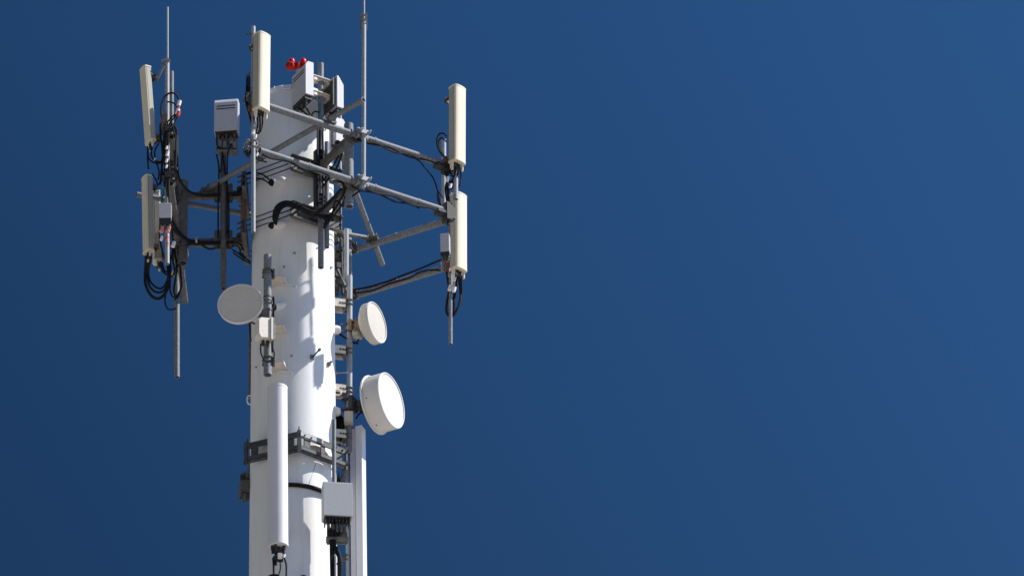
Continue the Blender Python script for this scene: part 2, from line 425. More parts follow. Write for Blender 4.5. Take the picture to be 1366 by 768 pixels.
for s_, ln in zip(secs, (1.82, 1.84, 1.74)):
    f_ = ln / 1.82; b = BM(); pipe(b, V((1.12, -.03, ZU + .085)), V((1.12 - 2.04 * f_, -.03 + 1.85 * f_, ZU + .085)), .034, 18); link('tie_back_pipe', b, 'galv', s_)
for s_, a, lb in zip(secs, (-60, 177, 60), ('grey pipe frame in front of the tower, reaching from the topmost panel to the right',
                                     'grey pipe frame standing off the left side of the tower, its face pipes seen end-on',
                                     'grey pipe frame behind the tower whose pipes rise rightwards to the lower right panel')):
    s_.rotation_euler = (0, 0, R(a)); s_['label'] = lb
def repaint(o, m):
    o.material_slots[0].link = 'OBJECT'; o.material_slots[0].material = M[m]
for ch in secs[0].children:
    if ch.name.split('.')[0] == 'wall_bracket': repaint(ch, 'dark')
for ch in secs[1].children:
    if ch.name.split('.')[0] in ('face_pipe', 'upright_tube', 'band', 'clamp'): repaint(ch, 'galvd')  # darker steel puts the shade under the left frame's pipes into their colour
for ch in secs[1].children:
    if ch.name.split('.')[0] in ('face_pipe', 'band'): ch.location.x -= .06
def sec_pt(a, o, t_, z=0):
    u, v, _ = axes(R(a)); q = u * o + v * t_; return V((q.x, q.y, z))
b = BM(); pipe(b, P(455, 311, .95), P(488, 317, 1.18), .03, 14); o = link('strut', b, 'galv', None)
tag(o, 'short grey pipe between the right dish pipe and the slanting tie pipe', 'pipe')

# ------------------------------------------------------------------ antenna masts on the frames
def mast(px, ytop, ybot, y, label, r=.03, zs=(0, 0), ang=None, group='galvanised antenna pipes on the frames', lean=0, m='galvb', clamp=True):
    a = P(px, ytop, y); bq = P(px, ybot, y); bq.x += lean
    root = thing('antenna_pipe', label, 'pipe', bq, group)
    b = BM(); pipe(b, bq, a, r, 16); link('tube', b, m, root)
    if clamp:
        u, v, _ = axes(R(ang))
        for z in (ZU, ZL):
            k = (z - bq.z) / (a.z - bq.z); c = bq.lerp(a, k); b = BM()
            box(b, c - u * (r + .012), (.02, .16, .14), (u, v, Z), .003)
            for s in (1, -1):
                ubolt(b, c + Z * (.045 * s), Z, -u, r + .006, .009, r + .05); ubolt(b, c - u * (r + .012 + .05) + v * (.06 * s), v, u, .05, .009, .085)
                hexbolt(b, c + u * .0 + v * (s * .075) - u * (r), u, .014, .02, .05)
            link('clamp', b, 'galv', root)
    return root, bq, a
def ydep(px, ang, off):
    """depth at which an upright clamped `off` outside a face pipe is seen at column px"""
    u, v, _ = axes(R(ang)); x = (px - 391) / 110
    for _i in range(3):
        tt = (x - u.x * (FO + off)) / v.x; y = u.y * (FO + off) + v.y * tt
        x = (px - 391) / 110 * (1 + y * .839 / DIST)
    return y
yF1 = ydep(338, -60, .085); yF2 = -.58; yF3 = ydep(485, -60, .085); yF4 = ydep(608, -60, .07); yB1 = ydep(600, 60, -.0)
mast(338, 36, 310, yF1, 'pipe holding the upper middle cream panel, ending beside the shaft', .026, ang=-60)
mast(428, 85, 357, yF2, 'pipe in front of the shaft carrying two white radio units near the top', .036, ang=-60, m='galv', clamp=False)
mast(608, 118, 266, yF4, 'pipe behind the upper right cream panel', .03, ang=-60, clamp=False)
mast(592, 187, 275, yB1 + .1, 'short pipe left of the right panels, between the two frames', .03, ang=60, clamp=False)
mast(601, 258, 459, yB1, 'long pipe hanging below the lower right cream panel', .025, ang=60, m='galv')
mast(223, 84, 352, -1.25, 'pipe of the upper left cream panel, topped by a thin whip', .028, ang=180, clamp=False)
mast(229, 96, 168, -1.22, 'plain shorter pipe right of the whip pipe on the left frame', .026, ang=180, clamp=False, m='galv')
mast(236, 232, 503, 1.25, 'long pipe hanging lowest on the left frame', .034, ang=180, m='galv', clamp=False)
mast(298, 196, 385, -.10, 'grey pipe across the left frame arms holding the square radio unit', .036, ang=-90, clamp=False, m='galvd')
b = BM()
for z in (ZU, ZL):
    c = V((P(298, 300, -.1).x, -.055, z)); box(b, c, (.22, .016, .2), None, .003); box(b, c + Y * .11, (.22, .016, .2), None, .003)
    for sx in (1, -1):
        for sz in (1, -1): tube(b, [c + V((sx * .09, -.04, sz * .08)), c + V((sx * .09, .15, sz * .08))], .009, 6)
group_of('arm_clamp', 'plate_clamp', b, 'galvd', 'plate clamps gripping both left arms behind the square unit pipe', 'clamp')
mast(436, 190, 330, -.52, 'grey pipe close behind the pipe of the two radio units', .03, ang=-60, clamp=False, m='galv')
mast(454, 146, 300, .75, 'thin pale pipe right of the shaft behind the upper frame', .018, ang=60, clamp=False)

b = BM(); u_, v_, _ = axes(R(-60))
for z, hz in ((ZU, .2), (ZL, .26)):
    c = sec_pt(-60, FO, 1.30, z); box(b, c + Z * -.02, (.13, .09, hz), (u_, v_, Z), .01); box(b, c + v_ * .07 - Z * .02, (.09, .06, hz * .7), (u_, v_, Z), .01); box(b, c - v_ * .1 - Z * .05, (.12, .12, .05), (u_, v_, Z), .008)
group_of('end_clamp', 'clamp', b, 'dark', 'dark clamp blocks at the right ends of the two front frame pipes', 'clamp')
# ------------------------------------------------------------------ whips
def whip(label, pts, rs, y, clamp_py, plate):
    root = thing('whip_antenna', label, 'antenna', P(pts[-1][0], pts[-1][1], y), 'thin whip antennas')
    for (px0, p0), (px1, p1), r, nm in zip(pts[:-1], pts[1:], rs, ('rod', 'support_pipe', 'support_pipe')):
        b = BM(); lathe(b, [(r * .9, 0), (r, .02), (r, (P(px0, p0, y) - P(px1, p1, y)).length)], P(px1, p1, y), P(px0, p0, y) - P(px1, p1, y), 12); link(nm, b, 'galvb', root)
    b = BM(); c = P(clamp_py[0], clamp_py[1], y)
    if plate:
        box(b, c + V((.0, .03, 0)), (.09, .012, .25), None, .003)
        for k in (-.07, 0, .07): ubolt(b, c + Z * k, Z, Y, .022, .008, .06); hexbolt(b, c + V((.03, -.0, k + .02)), -Y, .012, .012, .02)
    else:
        box(b, c, (.075, .07, .045), None, .006)
        for s in (1, -1): tube(b, [c + V((-.06, .03 * s, .01 * s)), c + V((.05, .03 * s, .01 * s))], .008, 6)
    link('clamp', b, 'galv', root)
    return root
whip('thin whip on a tall pipe right of the tower, running out of the picture top', [(485.5, -70), (485.5, 30), (485, 250)], (.013, .027), yF3, (485.3, 27), True)
whip('thin whip on top of the left frame beside the tilted panel', [(223.5, 10), (223.5, 82), (223, 100)], (.013, .02), -1.25, (222, 82), False)
root = thing('crossover_clamp', 'bolted clamps fixing the tall right whip pipe to both front pipes', 'clamp', P(485, 240, yF3))
for z in (ZU, ZL):
    k = P(485, 215, yF3); c = V((k.x, yF3, z)); u, v, _ = axes(R(-60)); b = BM()
    box(b, c - u * .04, (.016, .13, .075), (u, v, Z), .003); box(b, c + u * .03, (.016, .12, .06), (u, v, Z), .003)
    for s in (1, -1):
        ubolt(b, c - u * .085 + v * (.06 * s), v, u, .05, .01, .09); tube(b, [c - u * .1 + v * (.055 * s), c + u * .07 + v * (.055 * s)], .011, 6); hexbolt(b, c + u * .04 + v * (.055 * s), u, .018, .02, .03)
    link('clamp', b, 'galvb', root)

# ------------------------------------------------------------------ cream panel antennas (front = local -Y)
def build_panel():
    L = 1.10; root = thing('panel_antenna', '', 'antenna', (0, 0, 0), 'cream sector panel antennas')
    ax = (X, Y, Z); w = .093
    fr = [(-w, -.052), (-w, -.062)] + [(-w * .985 * math.cos(a), -.066 - .024 * math.sin(a)) for a in [PI * i / 10 for i in range(0, 11)]] + [(w, -.062), (w, -.052)]
    b = BM(); prism(b, fr, V((0, 0, .02)), ax, L - .04, smooth=True)
    rad = link('radome', b, 'radome', root)
    b = BM(); prism(b, [(-w + .001, -.045), (w - .001, -.045), (w - .001, .035), (w - .02, .052), (-w + .02, .052), (-w + .001, .035)], V((0, 0, .02)), ax, L - .04, .003); link('back_tray', b, 'tray', root)
    b = BM(); prism(b, [(-w + .010, -.055), (w - .010, -.055), (w - .010, -.042), (-w + .010, -.042)], V((0, 0, .025)), ax, L - .05); link('seam', b, 'dark', root)
    for z0, nm in ((0, 'end_cap'), (L - .022, 'end_cap')):
        k = 1.035; b = BM(); prism(b, [(x * k, y * 1.02 - .0005) for x, y in fr] + [(w * k, .038), (w * k - .012, .054), (-w * k + .012, .054), (-w * k, .038)], V((0, 0, z0)), ax, .022, .003); cap = link(nm, b, 'radome', root)
        if z0 == 0:
            b = BM()
            for cx, cy in ((-.045, -.01), (-.01, -.02), (.03, -.015), (-.02, .02)): lathe(b, [(.016, 0), (.016, .03), (.016, .03), (.012, .03), (.012, .075)], V((cx, cy, .0)), -Z, 12)
            link('connector', b, 'dark', cap)
            b = BM(); lathe(b, [(.014, 0), (.014, .07), (.011, .085)], V((.075, -.03, 0)), -Z, 12); lathe(b, [(.03, 0), (.026, .05), (.014, .1)], V((-.06, .01, 0)), -Z, 12); link('drain_stub', b, 'radome', cap)
    for z0 in (.10, L - .12):
        b = BM(); box(b, V((0, .066, z0)), (.10, .03, .07), None, .003)
        for s in (1, -1): box(b, V((s * .042, .1, z0)), (.008, .10, .05), None, .002); hexbolt(b, V((s * .046, .12, z0)), X * s, .012, .01, .015)
        box(b, V((0, .15, z0)), (.11, .02, .08), None, .003); link('mount_bracket', b, 'brown' if z0 < .5 else 'galvd', root)
    return root
pan = build_panel()
def place_panel(o, px, py, y, ang, tilt, label, tilt_axis=None):
    """px,py = bottom centre of the body; ang = compass angle the face looks to"""
    o.location = P(px, py, y); u, v, _ = axes(R(ang))
    o.rotation_mode = 'QUATERNION'
    q = Quaternion(Z, R(ang + 90)); q2 = Quaternion(tilt_axis or v, R(tilt)); o.rotation_quaternion = q2 @ q
    o['label'] = label
cream = []
for i, (px, py, y, ang, tilt, lb) in enumerate([
    (347, 149, yF1 - .11, -47, 0.6, 'cream panel standing topmost, in front of the left edge of the white tower'),
    (608.5, 219, yF4 - .12, -47, 1.5, 'upper cream panel of the two at the far right, stub hanging under it'),
    (610.5, 362, yB1 - .24, -47, 1.2, 'lower cream panel of the two at the far right, black cable loops under it'),
    (202, 191, -1.22, 207, 4.2, 'cream panel leaning left at the top of the left frame'),
    (199, 337, -.12, 207, 1.6, 'cream panel hanging lower left, outermost, pierced by a pipe tip'),
]):
    o = pan if i == 0 else copy_tree(pan)
    place_panel(o, px, py, y, ang, tilt, lb, Y * -1 if ang > 90 else None); cream.append(o)
    if ang > 90: o.scale = (.8, .72, 1.0)
o = copy_tree(pan); place_panel(o, 211.5, 350, .55, 182, 2, 'narrow cream panel half hidden between the outer left panel and the frame'); o.scale = (.75, .8, .93)
# scissor bracket of the leaning panel
b = BM(); A0 = P(198, 92, -1.2); A1 = P(210, 105, -1.2); A2 = P(220, 84, -1.23)
for dy in (-.03, .03): tube(b, [A0 + Y * dy, A1 + Y * dy, A2 + Y * dy], .011, 6, 1)
for c in (A0, A1, A2): tube(b, [c - Y * .05, c + Y * .05], .013, 8)
tag(link('scissor_bracket', b, 'galv'), 'folding tilt bracket between the leaning left panel and its pipe', 'bracket')

# ------------------------------------------------------------------ remote radio units
def radio(label, c, ang, w, d, h, cover='unit', chamfer=.04, slots=True, fins=False, legs=.0, name='radio_unit', group='pale grey radio units', base_h=.05):
    """box whose cover looks to compass angle ang; w across, d deep, h tall, c = centre"""
    u, v, _ = axes(R(ang)); root = thing(name, label, 'radio unit', c - Z * h / 2, group)
    b = BM(); prof = [(-d / 2, -h / 2), (d / 2, -h / 2), (d / 2, h / 2 - chamfer * 1.6), (d / 2 - chamfer, h / 2), (-d / 2, h / 2)]
    prism(b, prof, c - v * (w / 2), (u, Z, v), w, .006); sh = link('housing', b, cover, root)
    if slots:
        b = BM()
        for k in (0, 1): box(b, c + u * (d / 2 + .001) + Z * (h * .5 - chamfer * 1.6 - .06 - k * .04), (.008, w * .78, .012), (u, v, Z), 0)
        link('slot', b, 'dark', sh)
    b = BM(); box(b, c - Z * (h / 2 + base_h / 2), (d * .85, w * .88, base_h), (u, v, Z), .004); bs = link('connector_base', b, 'dark', root)
    b = BM()
    for k in range(5):
        q = c - Z * (h / 2 + base_h) + v * ((k - 2) * w * .17) + u * (d * .12 * (-1) ** k)
        lathe(b, [(.016, 0), (.016, .03), (.011, .03), (.011, .07)], q, -Z, 10)
    link('connector', b, 'galvd', bs)
    if fins:
        b = BM()
        for k in range(9): box(b, c - u * (d / 2 + .02) + v * ((k - 4) * w * .105), (.045, .006, h * .86), (u, v, Z), 0)
        link('heat_sink', b, 'galvd', root)
    return root
c1 = P(404, 113, yF2 - .03)
radio('white radio unit in front of the tower top, its slotted cover turned left', c1, 210, .33, .12, .50)
c2 = P(445.5, 131, yF2 + .08)
radio('white radio unit right of the pipe top, finned back towards the tower', c2, 30, .31, .10, .47, slots=False, fins=True, chamfer=.07)
root = thing('unit_bracket', 'bracket plates joining the two white radio units to their pipe', 'bracket', P(428, 120, yF2))
for py in (108, 128):
    c = P(428, py, yF2); b = BM(); u, v, _ = axes(R(30))
    box(b, c + u * .0, (.30, .15, .012), (u, v, Z), .002); box(b, c + u * .09 - Z * .03, (.05, .13, .06), (u, v, Z), .004); box(b, c - u * .11 - Z * .03, (.05, .13, .06), (u, v, Z), .004)
    for s in (1, -1): ubolt(b, c - Z * .02, Z, u * s, .042, .008, .08)
    link('plate', b, 'plate', root)
cL = P(302.5, 157, -.22)
radio('square grey radio unit with two slots standing over the left frame arms', cL, -98, .295, .16, .49, base_h=.02)
b = BM(); c = P(303, 192, -.17)
box(b, c + Z * .0 + Y * .04, (.27, .05, .27), None, .004); box(b, c - Z * .13, (.28, .1, .025), None, .003); box(b, c + Z * .12, (.28, .1, .02), None, .003)
for dx in (-.09, -.03, .05, .09): box(b, c + V((dx, -.02, random.uniform(-.05, .06))), (.045, .05, .09), None, .004)
for dx in (-.12, .12): box(b, c + V((dx, -.03, -.14)), (.03, .03, .06), None, .004)
group_of('unit_mount', 'mount_piece', b, 'galv', 'dark open mount and connectors under the square left radio unit', 'mount')
radio('small pale box on the left frame pipe with red taped cables under it', P(220.5, 283, -1.34), -92, .15, .09, .215, slots=False, chamfer=.004, base_h=.08)
radio('whitish unit seen behind the front upper pipe, right of the tower', P(450, 182, -.1), 30, .2, .16, .42, slots=False, chamfer=.05)
b = BM(); c = P(467.5, 196, .3); box(b, c, (.075, .12, .5), None, .012); box(b, c + V((-.05, .03, -.0)), (.04, .08, .6), None, .01)
o = tag(link('slim_antenna', b, 'paint'), 'slim white antenna right of the tower behind the front upright tube', 'antenna')
radio('small flat unit beside the lower right cream panel', P(594, 326, -.50), -100, .11, .1, .26, slots=False, chamfer=.004)
# cabinet on the lower collar
cB = P(449.5, 670, -.62)
root = radio('speckled grey cabinet with a finned underside at the bottom right of the tower', cB, -84, .35, .19, .46, cover='cab', slots=False, chamfer=.006, base_h=.02, group=None)
b = BM(); u, v, _ = axes(R(-84))
for k in range(8): box(b, cB - Z * .275 + v * ((k - 3.5) * .04), (.17, .012, .06), (u, v, Z), 0)
link('cooling_fin', b, 'dark', root)
b = BM(); c = cB - Z * .40 + Y * .03; box(b, c + Y * .06, (.24, .04, .22), None, .004); box(b, c - Z * .09, (.26, .13, .02), None, .003)
for k in range(5): lathe(b, [(.02, 0), (.02, .09), (.012, .1)], c + V(((k - 2) * .05, -.03, .1)), -Z, 10)
link('mount', b, 'galvd', root)
b = BM(); pipe(b, P(445.5, 768, -.55), P(445.5, 560, -.55), .024, 16)
tag(link('antenna_pipe', b, 'galv'), 'upright pipe above the speckled cabinet, clamped to the lower collar', 'pipe', None)
# small dark box left of the tower
cS = P(328, 652, .02); root = radio('small dark grey box hanging left of the tower under the lower collar', cS, 190, .16, .15, .17, cover='galvd', slots=False, chamfer=.01, base_h=.008, group=None)
b = BM(); tube(b, [cS + Z * .1, P(331, 628, .02), P(334, 612, -.05)], .016, 8, 2); link('hanger', b, 'galvd', root)

# ------------------------------------------------------------------ lower collar
RH = .70; ZC = zpx(628)
root = thing('mounting_collar', 'six-sided grey collar of double rails round the lower tower', 'collar', (0, 0, ZC))
cor = [V((RH * math.cos(R(-84 + 60 * k)), RH * math.sin(R(-84 + 60 * k)), ZC)) for k in range(6)]
for k in range(6):
    a, c = cor[k], cor[(k + 1) % 6]; d = (c - a).normalized(); q = V((d.y, -d.x, 0)); m = (a + c) / 2; Ln = (c - a).length
    if k in (1, 4):
        for dz in ((.085, -.085) if k == 1 else ()):
            b = BM(); tube(b, [a + Z * dz - d * .1, c + Z * dz + d * .1], .012, 8); link('tie_rod', b, 'galvd', root)
        continue
    b = BM(); box(b, m + Z * .085, (Ln - .03, .012, .075), (d, q, Z), .002); box(b, m + Z * .124 - q * .035, (Ln - .03, .07, .01), (d, q, Z), .002)
    box(b, m - Z * .085, (Ln - .03, .012, .05), (d, q, Z), .002); box(b, m - Z * .105 - q * .035, (Ln - .03, .07, .01), (d, q, Z), .002)
    rl = link('rail', b, 'collar', root)
    if k == 0:
        b = BM(); box(b, m + Z * .131 - q * .033 - d * .17, (.33, .066, .006), (d, q, Z), .001); box(b, m + Z * .10 + q * .0085 - d * .17, (.33, .005, .062), (d, q, Z), .001); link('sunlit_plate', b, 'galvb', rl)  # bright steel carries the sunlight on this stretch of rail
    b = BM()
    for s in (-.33, 0, .33): box(b, m + d * (s * Ln) - Z * .02 - q * .008, (.09 if s else .06, .012, .20), (d, q, Z), .002)
    for s in (-.4, -.26, .26, .4):
        hexbolt(b, m + d * (s * Ln) + q * .007 + Z * .09, q, .013, .01, .012)
    link('spacer', b, 'collar', rl)
for k in (0, 1, 2, 3, 5):
    c = cor[k]; d = c.copy(); d.z = 0; d.normalize(); q = V((-d.y, d.x, 0)); b = BM()
    box(b, c - d * .012, (.02, .05, .3), (d, q, Z), .003); hexbolt(b, c + Z * .15 - d * .03, Z, .016, .012, .05); link('corner_bracket', b, 'collar', root)

# ------------------------------------------------------------------ lower panels
c0, c1_ = P(371, 729, -.86), P(370, 517, -.86)
root = thing('tubular_antenna', 'long pale grey half-round antenna in front of the lower tower', 'antenna', c0)
Lt = (c1_ - c0).length; dd = (c1_ - c0).normalized(); b = BM()
hw = .119
sh = [(-hw * math.cos(PI * i / 28), -hw * .95 * math.sin(PI * i / 28)) for i in range(29)] + [(hw, .03), (hw - .02, .05), (-hw + .02, .05), (-hw, .03)]
prism(b, sh, c0 + dd * .02, (X, Y, dd), Lt - .04, smooth=True); link('radome', b, 'paint', root)
for k, nm in ((0, 'end_cap'), (Lt - .03, 'end_cap')):
    b = BM(); prism(b, [(x * 1.02, y * 1.02) for x, y in sh], c0 + dd * k, (X, Y, dd), .03, .004); cp = link(nm, b, 'paint', root)
    if k == 0:
        b = BM()
        for cx, cy in ((-.065, -.02), (-.03, -.05), (.0, .0), (.07, -.02)): lathe(b, [(.02, 0), (.02, .05), (.02, .05), (.013, .05), (.013, .10)], c0 + V((cx, cy, 0)), -Z, 12)
        link('connector', b, 'dark', cp)
b = BM()
for z in (zpx(600, -.8), zpx(560, -.8), zpx(700, -.8)): box(b, V((c0.x, -.66, z)), (.1, .28, .07), None, .004)
link('mount_bracket', b, 'galvd', root)
b = BM(); c = P(371, 735, -.84); box(b, c, (.11, .09, .06), None, .006); box(b, c + V((-.0, 0, -.1)), (.12, .08, .05), None, .006); tube(b, [c + V((-.03, 0, .1)), c + V((-.03, 0, -.18))], .02, 10); link('clamp', b, 'dark', root)
b = BM(); box(b, P(373.5, 741, -.91), (.055, .055, .06), None, .006); link('tag', b, 'whtape_litspot', root)
# right lower panel
yR = .12; ang = -22; u, v, _ = axes(R(ang)); base = P(482, 815, yR); top = P(479.5, 571, yR); dd = (top - base).normalized(); Ln = (top - base).length
root = thing('panel_antenna', 'tall white panel at the bottom right, running out of the picture', 'antenna', base)
b = BM(); prism(b, [(-.03, -.066), (.05, -.066), (.055, -.06), (.055, .06), (.05, .066), (-.03, .066)], base, (u, v, dd), Ln, .003); link('radome', b, 'paint', root)
b = BM(); prism(b, [(-.10, -.062), (-.034, -.062), (-.034, .062), (-.10, .062)], base + dd * .03, (u, v, dd), Ln - .06, .003); link('back_tray', b, 'unit', root)
b = BM()
for py in (625, 745):
    c = P(474, py, yR + .06); box(b, c - X * .07, (.18, .05, .05), None, .004)
    for s in (1, -1): tube(b, [c + V((-.16, .04 * s, .02)), c + V((.03, .04 * s, .02))], .009, 6); hexbolt(b, c + V((-.1, -.03, .03 * s)), -Y, .016, .012, .02)
link('mount_bracket', b, 'galvd', root)
b = BM(); pipe(b, P(465, 800, .16), P(463, 585, .16), .028, 16)
tag(link('antenna_pipe', b, 'galvb'), 'pale pipe behind the tall bottom right panel', 'pipe')
b = BM(); pipe(b, P(335.5, 800, .05), P(335.5, 614, .05), .018, 12)
tag(link('antenna_pipe', b, 'galvb'), 'thin white pipe along the left edge of the tower, below the collar', 'pipe')
b = BM(); box(b, P(334.3, 690, .09), (.02, .05, 1.2), None, .004); box(b, P(333.5, 470, .1), (.03, .05, 1.3), None, .004)
tag(link('cable_tray', b, 'brown'), 'narrow rusty strip up the shaded left edge of the tower', 'tray')

# ------------------------------------------------------------------ dishes
# left dish on its thick pipe
mb = P(357, 500, -.80); mt_ = P(357, 341, -.80); root = thing('dish_pipe', 'thick grey pipe on pads in front of the tower beside the left dish', 'pipe', mb)
b = BM(); pipe(b, mb, mt_, .048, 24); link('tube', b, 'galv', root)
b = BM()
for py in (360, 362.5, 397, 402, 406, 415, 477, 479):
    c = P(357, py, -.8); lathe(b, [(.05, -.006), (.053, -.003), (.053, .003), (.05, .006)], c, Z, 24)
link('strap', b, 'dark', root)
for py in (363, 432, 480):
    c = P(357, py, -.8); b = BM(); box(b, c + V((.035, .055, 0)), (.1, .05, .1), None, .004); box(b, c + V((.075, -.0, -.01)), (.02, .08, .08), None, .003)
    for s in (1, -1): ubolt(b, c + Z * (.03 * s), Z, Y, .054, .008, .08)
    link('clamp', b, 'galvd', root)
def dish(label, c, az_deg, rad, prof, back, el_=0, material='dish', rimm=None, name='dish_antenna'):
    """c = centre of the front face, az compass angle of the boresight; prof (r, distance behind the face)"""
    u, v, _ = axes(R(az_deg)); d = (u + Z * math.tan(R(el_))).normalized(); root = thing(name, label, 'dish', c - d * back, 'round dish antennas on the tower')
    b = BM(); lathe(b, [(0, -.0035), (rad * .5, -.003), (rad * .85, -.0015), (rad * .985, .0)], c, -d, 64); face = link('radome', b, rimm or material, root)
    b = BM(); lathe(b, [(rad * .985, 0)] + prof, c, -d, 64); link('drum', b, material, root)
    b = BM(); lathe(b, [(rad * .945, -.003), (rad * .955, -.009), (rad * .99, -.011), (rad * 1.012, -.004), (rad * 1.014, .014), (rad * .99, .016)], c, -d, 64, True, False); link('rim', b, 'dishw', root)
    return root, d, u, v
dc = P(320.5, 405, -1.0)
root, d, u, v = dish('round white dish facing the viewer, left of the tower', dc, -97, .272, [(.272, .006), (.272, .035), (.262, .045), (.19, .095), (.09, .14), (.0, .145)], .14, el_=0, material='disha')
b = BM(); c = dc - d * .16; lathe(b, [(.075, -.02), (.075, .06), (.05, .08)], c, -d, 20); box(b, c - d * .06 + X * .12, (.3, .06, .08), None, .006); box(b, c - d * .04 + V((.28, 0, -.05)), (.09, .1, .16), None, .006); link('mount', b, 'galvd', root)
# its radio
cR = P(351, 440, -.93); root = thing('dish_radio', 'beige radio box strapped to the thick pipe below the left dish', 'radio unit', cR - Z * .17)
u, v, _ = axes(R(205)); b = BM(); prism(b, [(-.085, -.13), (.06, -.16), (.09, -.10), (.09, .08), (.06, .13), (-.085, .155)], cR - v * .07, (u, Z, v), .14, .008); hs_ = link('housing', b, 'plate', root)
b = BM(); box(b, cR - u * .085, (.03, .17, .30), (u, v, Z), .004); box(b, cR - u * .125 + Z * .02, (.03, .05, .2), (u, v, Z), .004); link('back_plate', b, 'dish', root)
b = BM(); box(b, cR - u * .108 - Z * .01, (.012, .06, .18), (u, v, Z), .002); lathe(b, [(.02, 0), (.02, .05), (.014, .07)], cR - Z * .15 + u * .0, -Z, 10); lathe(b, [(.02, 0), (.02, .05), (.014, .07)], cR - Z * .14 - u * .06, -Z, 10); link('connector', b, 'dark', root)
# right pipe with two dishes
mb = P(466, 606, .12); mt_ = P(466.5, 368, .12); root = thing('dish_pipe', 'long grey pipe right of the tower holding the two right dishes', 'pipe', mb)
b = BM(); pipe(b, mb, mt_, .034, 20); link('tube', b, 'galvb', root)
b = BM(); pipe(b, mb + Z * .02, P(466, 562, .12), .045, 20); link('sleeve', b, 'galv', root)
for py in (404, 469, 521, 583):
    c = P(466, py, .12); b = BM(); box(b, c + V((-.055, 0, 0)), (.05, .1, .11), None, .004); box(b, c + V((-.12, 0, -.01)), (.1, .07, .04), None, .004)
    for s in (1, -1): ubolt(b, c + Z * (.03 * s), Z, -X, .042, .009, .08); hexbolt(b, c + V((-.06, -.05, .03 * s)), -Y, .014, .012, .02)
    link('clamp', b, 'galvd', root)
mast(462, 306, 380, .2, 'short pipe stub on top of the right dish pipe, beside the shaft', .03, ang=60, clamp=False)
BR = -28
dc2 = P(502, 430, -.03)
root, d, u, v = dish('smaller cream drum dish of the two right of the tower', dc2, BR, .258, [(.262, .004), (.262, .012), (.258, .02), (.258, .09), (.25, .105), (.17, .16), (.10, .185), (.0, .19)], .2, material='dish')
b = BM(); c = dc2 - d * .2; lathe(b, [(.09, -.03), (.09, .05), (.06, .07)], c, -d, 20)
pj = V((P(466.5, 432, .12).x, .12, c.z + .02)); box(b, (c + pj) / 2 - d * .0, (.16, .09, .1), (u, v, Z), .006); box(b, pj + u * .03, (.06, .13, .16), (u, v, Z), .006)
for s in (1, -1):
    for q in (1, -1): ubolt(b, pj + Z * (.05 * s), Z, u, .042, .009, .09); hexbolt(b, pj - u * .06 + v * (.05 * q) + Z * (.05 * s), -u, .016, .014, .03); hexbolt(b, c - d * .03 + v * (.07 * q) + Z * (.07 * s), -d, .016, .014, .03)
link('mount', b, 'brown', root)
b = BM(); box(b, dc2 - d * .26 - Z * .08, (.09, .12, .13), (u, v, Z), .01); link('feed_radio', b, 'tray', root)
dc3 = P(521.5, 534, -.02)
root, d, u, v = dish('larger white drum dish of the two right of the tower', dc3, BR, .345, [(.349, .003), (.349, .006), (.349, .21), (.349, .21), (.368, .212), (.368, .212), (.368, .225), (.36, .235), (.30, .26), (.15, .31), (.0, .32)], .34, material='dishw')
b = BM()
for k in range(6):
    a = 2 * PI * k / 6 + .3; c = dc3 - d * .16 + (v * math.cos(a) + Z * math.sin(a)) * .349; hexbolt(b, c, (v * math.cos(a) + Z * math.sin(a)), .009, .006, .004)
link('rivet', b, 'galvd', root)
b = BM(); c = dc3 - d * .33; lathe(b, [(.10, -.03), (.10, .04), (.07, .06)], c, -d, 20)
pj = V((P(466.5, 530, .12).x, .12, c.z + .02)); box(b, (c + pj) / 2, (.12, .11, .1), (u, v, Z), .006); box(b, pj + u * .04, (.06, .14, .2), (u, v, Z), .006)
for s in (1, -1): ubolt(b, pj + Z * (.06 * s), Z, u, .042, .011, .09); box(b, pj + Z * (.07 * s) - u * .02, (.13, .13, .03), (u, v, Z), .005)
link('mount', b, 'dark', root)
c = P(465, 558, .05); b = BM(); box(b, c, (.11, .12, .15), None, .008); link('feed_radio', b, 'dish', root)

# ------------------------------------------------------------------ cables
def cables(label, runs, y0, name='cable_bundle', cat='cable', group='black cable runs on the tower', extra=()):
    """runs: (radius, material, [(px, py[, depth]), ...])"""
    first = runs[0][2][0]; root = thing(name, label, cat, P(first[0], first[1], first[2] if len(first) > 2 else y0), group)
    for r, m, pts in runs:
        b = BM(); tube(b, PL(pts, y0), r, 8, 7); link('cable', b, m, root)
    for m, px, py, y, s in extra:
        b = BM(); lathe(b, [(s * .8, -s * 1.6), (s, -s * 1.5), (s, s * 1.5), (s * .8, s * 1.6)], P(px, py, y), V((.25, 0, 1)), 10); link('tape', b, m, root)
    return root
k = 'rubber'
y = yF1
cables('black jumpers looping under the topmost cream panel', [
    (.011, k, [(343, 152, y - .1), (344, 165), (342, 175), (338, 182), (337, 195), (340, 208), (346, 214)]),
    (.011, k, [(346, 152, y - .13), (347, 166), (345, 177), (340, 180), (337, 172), (336, 160)]),
    (.010, k, [(349.5, 152, y - .13), (350, 165), (348, 174), (344, 178), (340, 174)]),
    (.010, k, [(340, 152, y - .06), (338, 168), (338, 185), (341, 200), (345, 209), (352, 213)]),
    (.010, k, [(333, 120, y + .05), (330, 135), (333, 155), (336, 168), (337, 186), (335, 205)]),
    (.012, k, [(330, 100, y + .05), (329, 120), (328, 135), (332, 150), (336, 163)]),
    (.012, k, [(333, 98, y + .05), (332, 118), (331, 128)]),
    (.010, k, [(337, 195, y - .02), (339, 204), (344, 212), (350, 215), (356, 216)]),
], y, extra=(('whtape_litspot', 337.5, 176, y - .05, .018), ('whtape_litspot', 341, 182, y - .06, .016), ('whtape_litspot', 343, 206, y - .06, .014)))
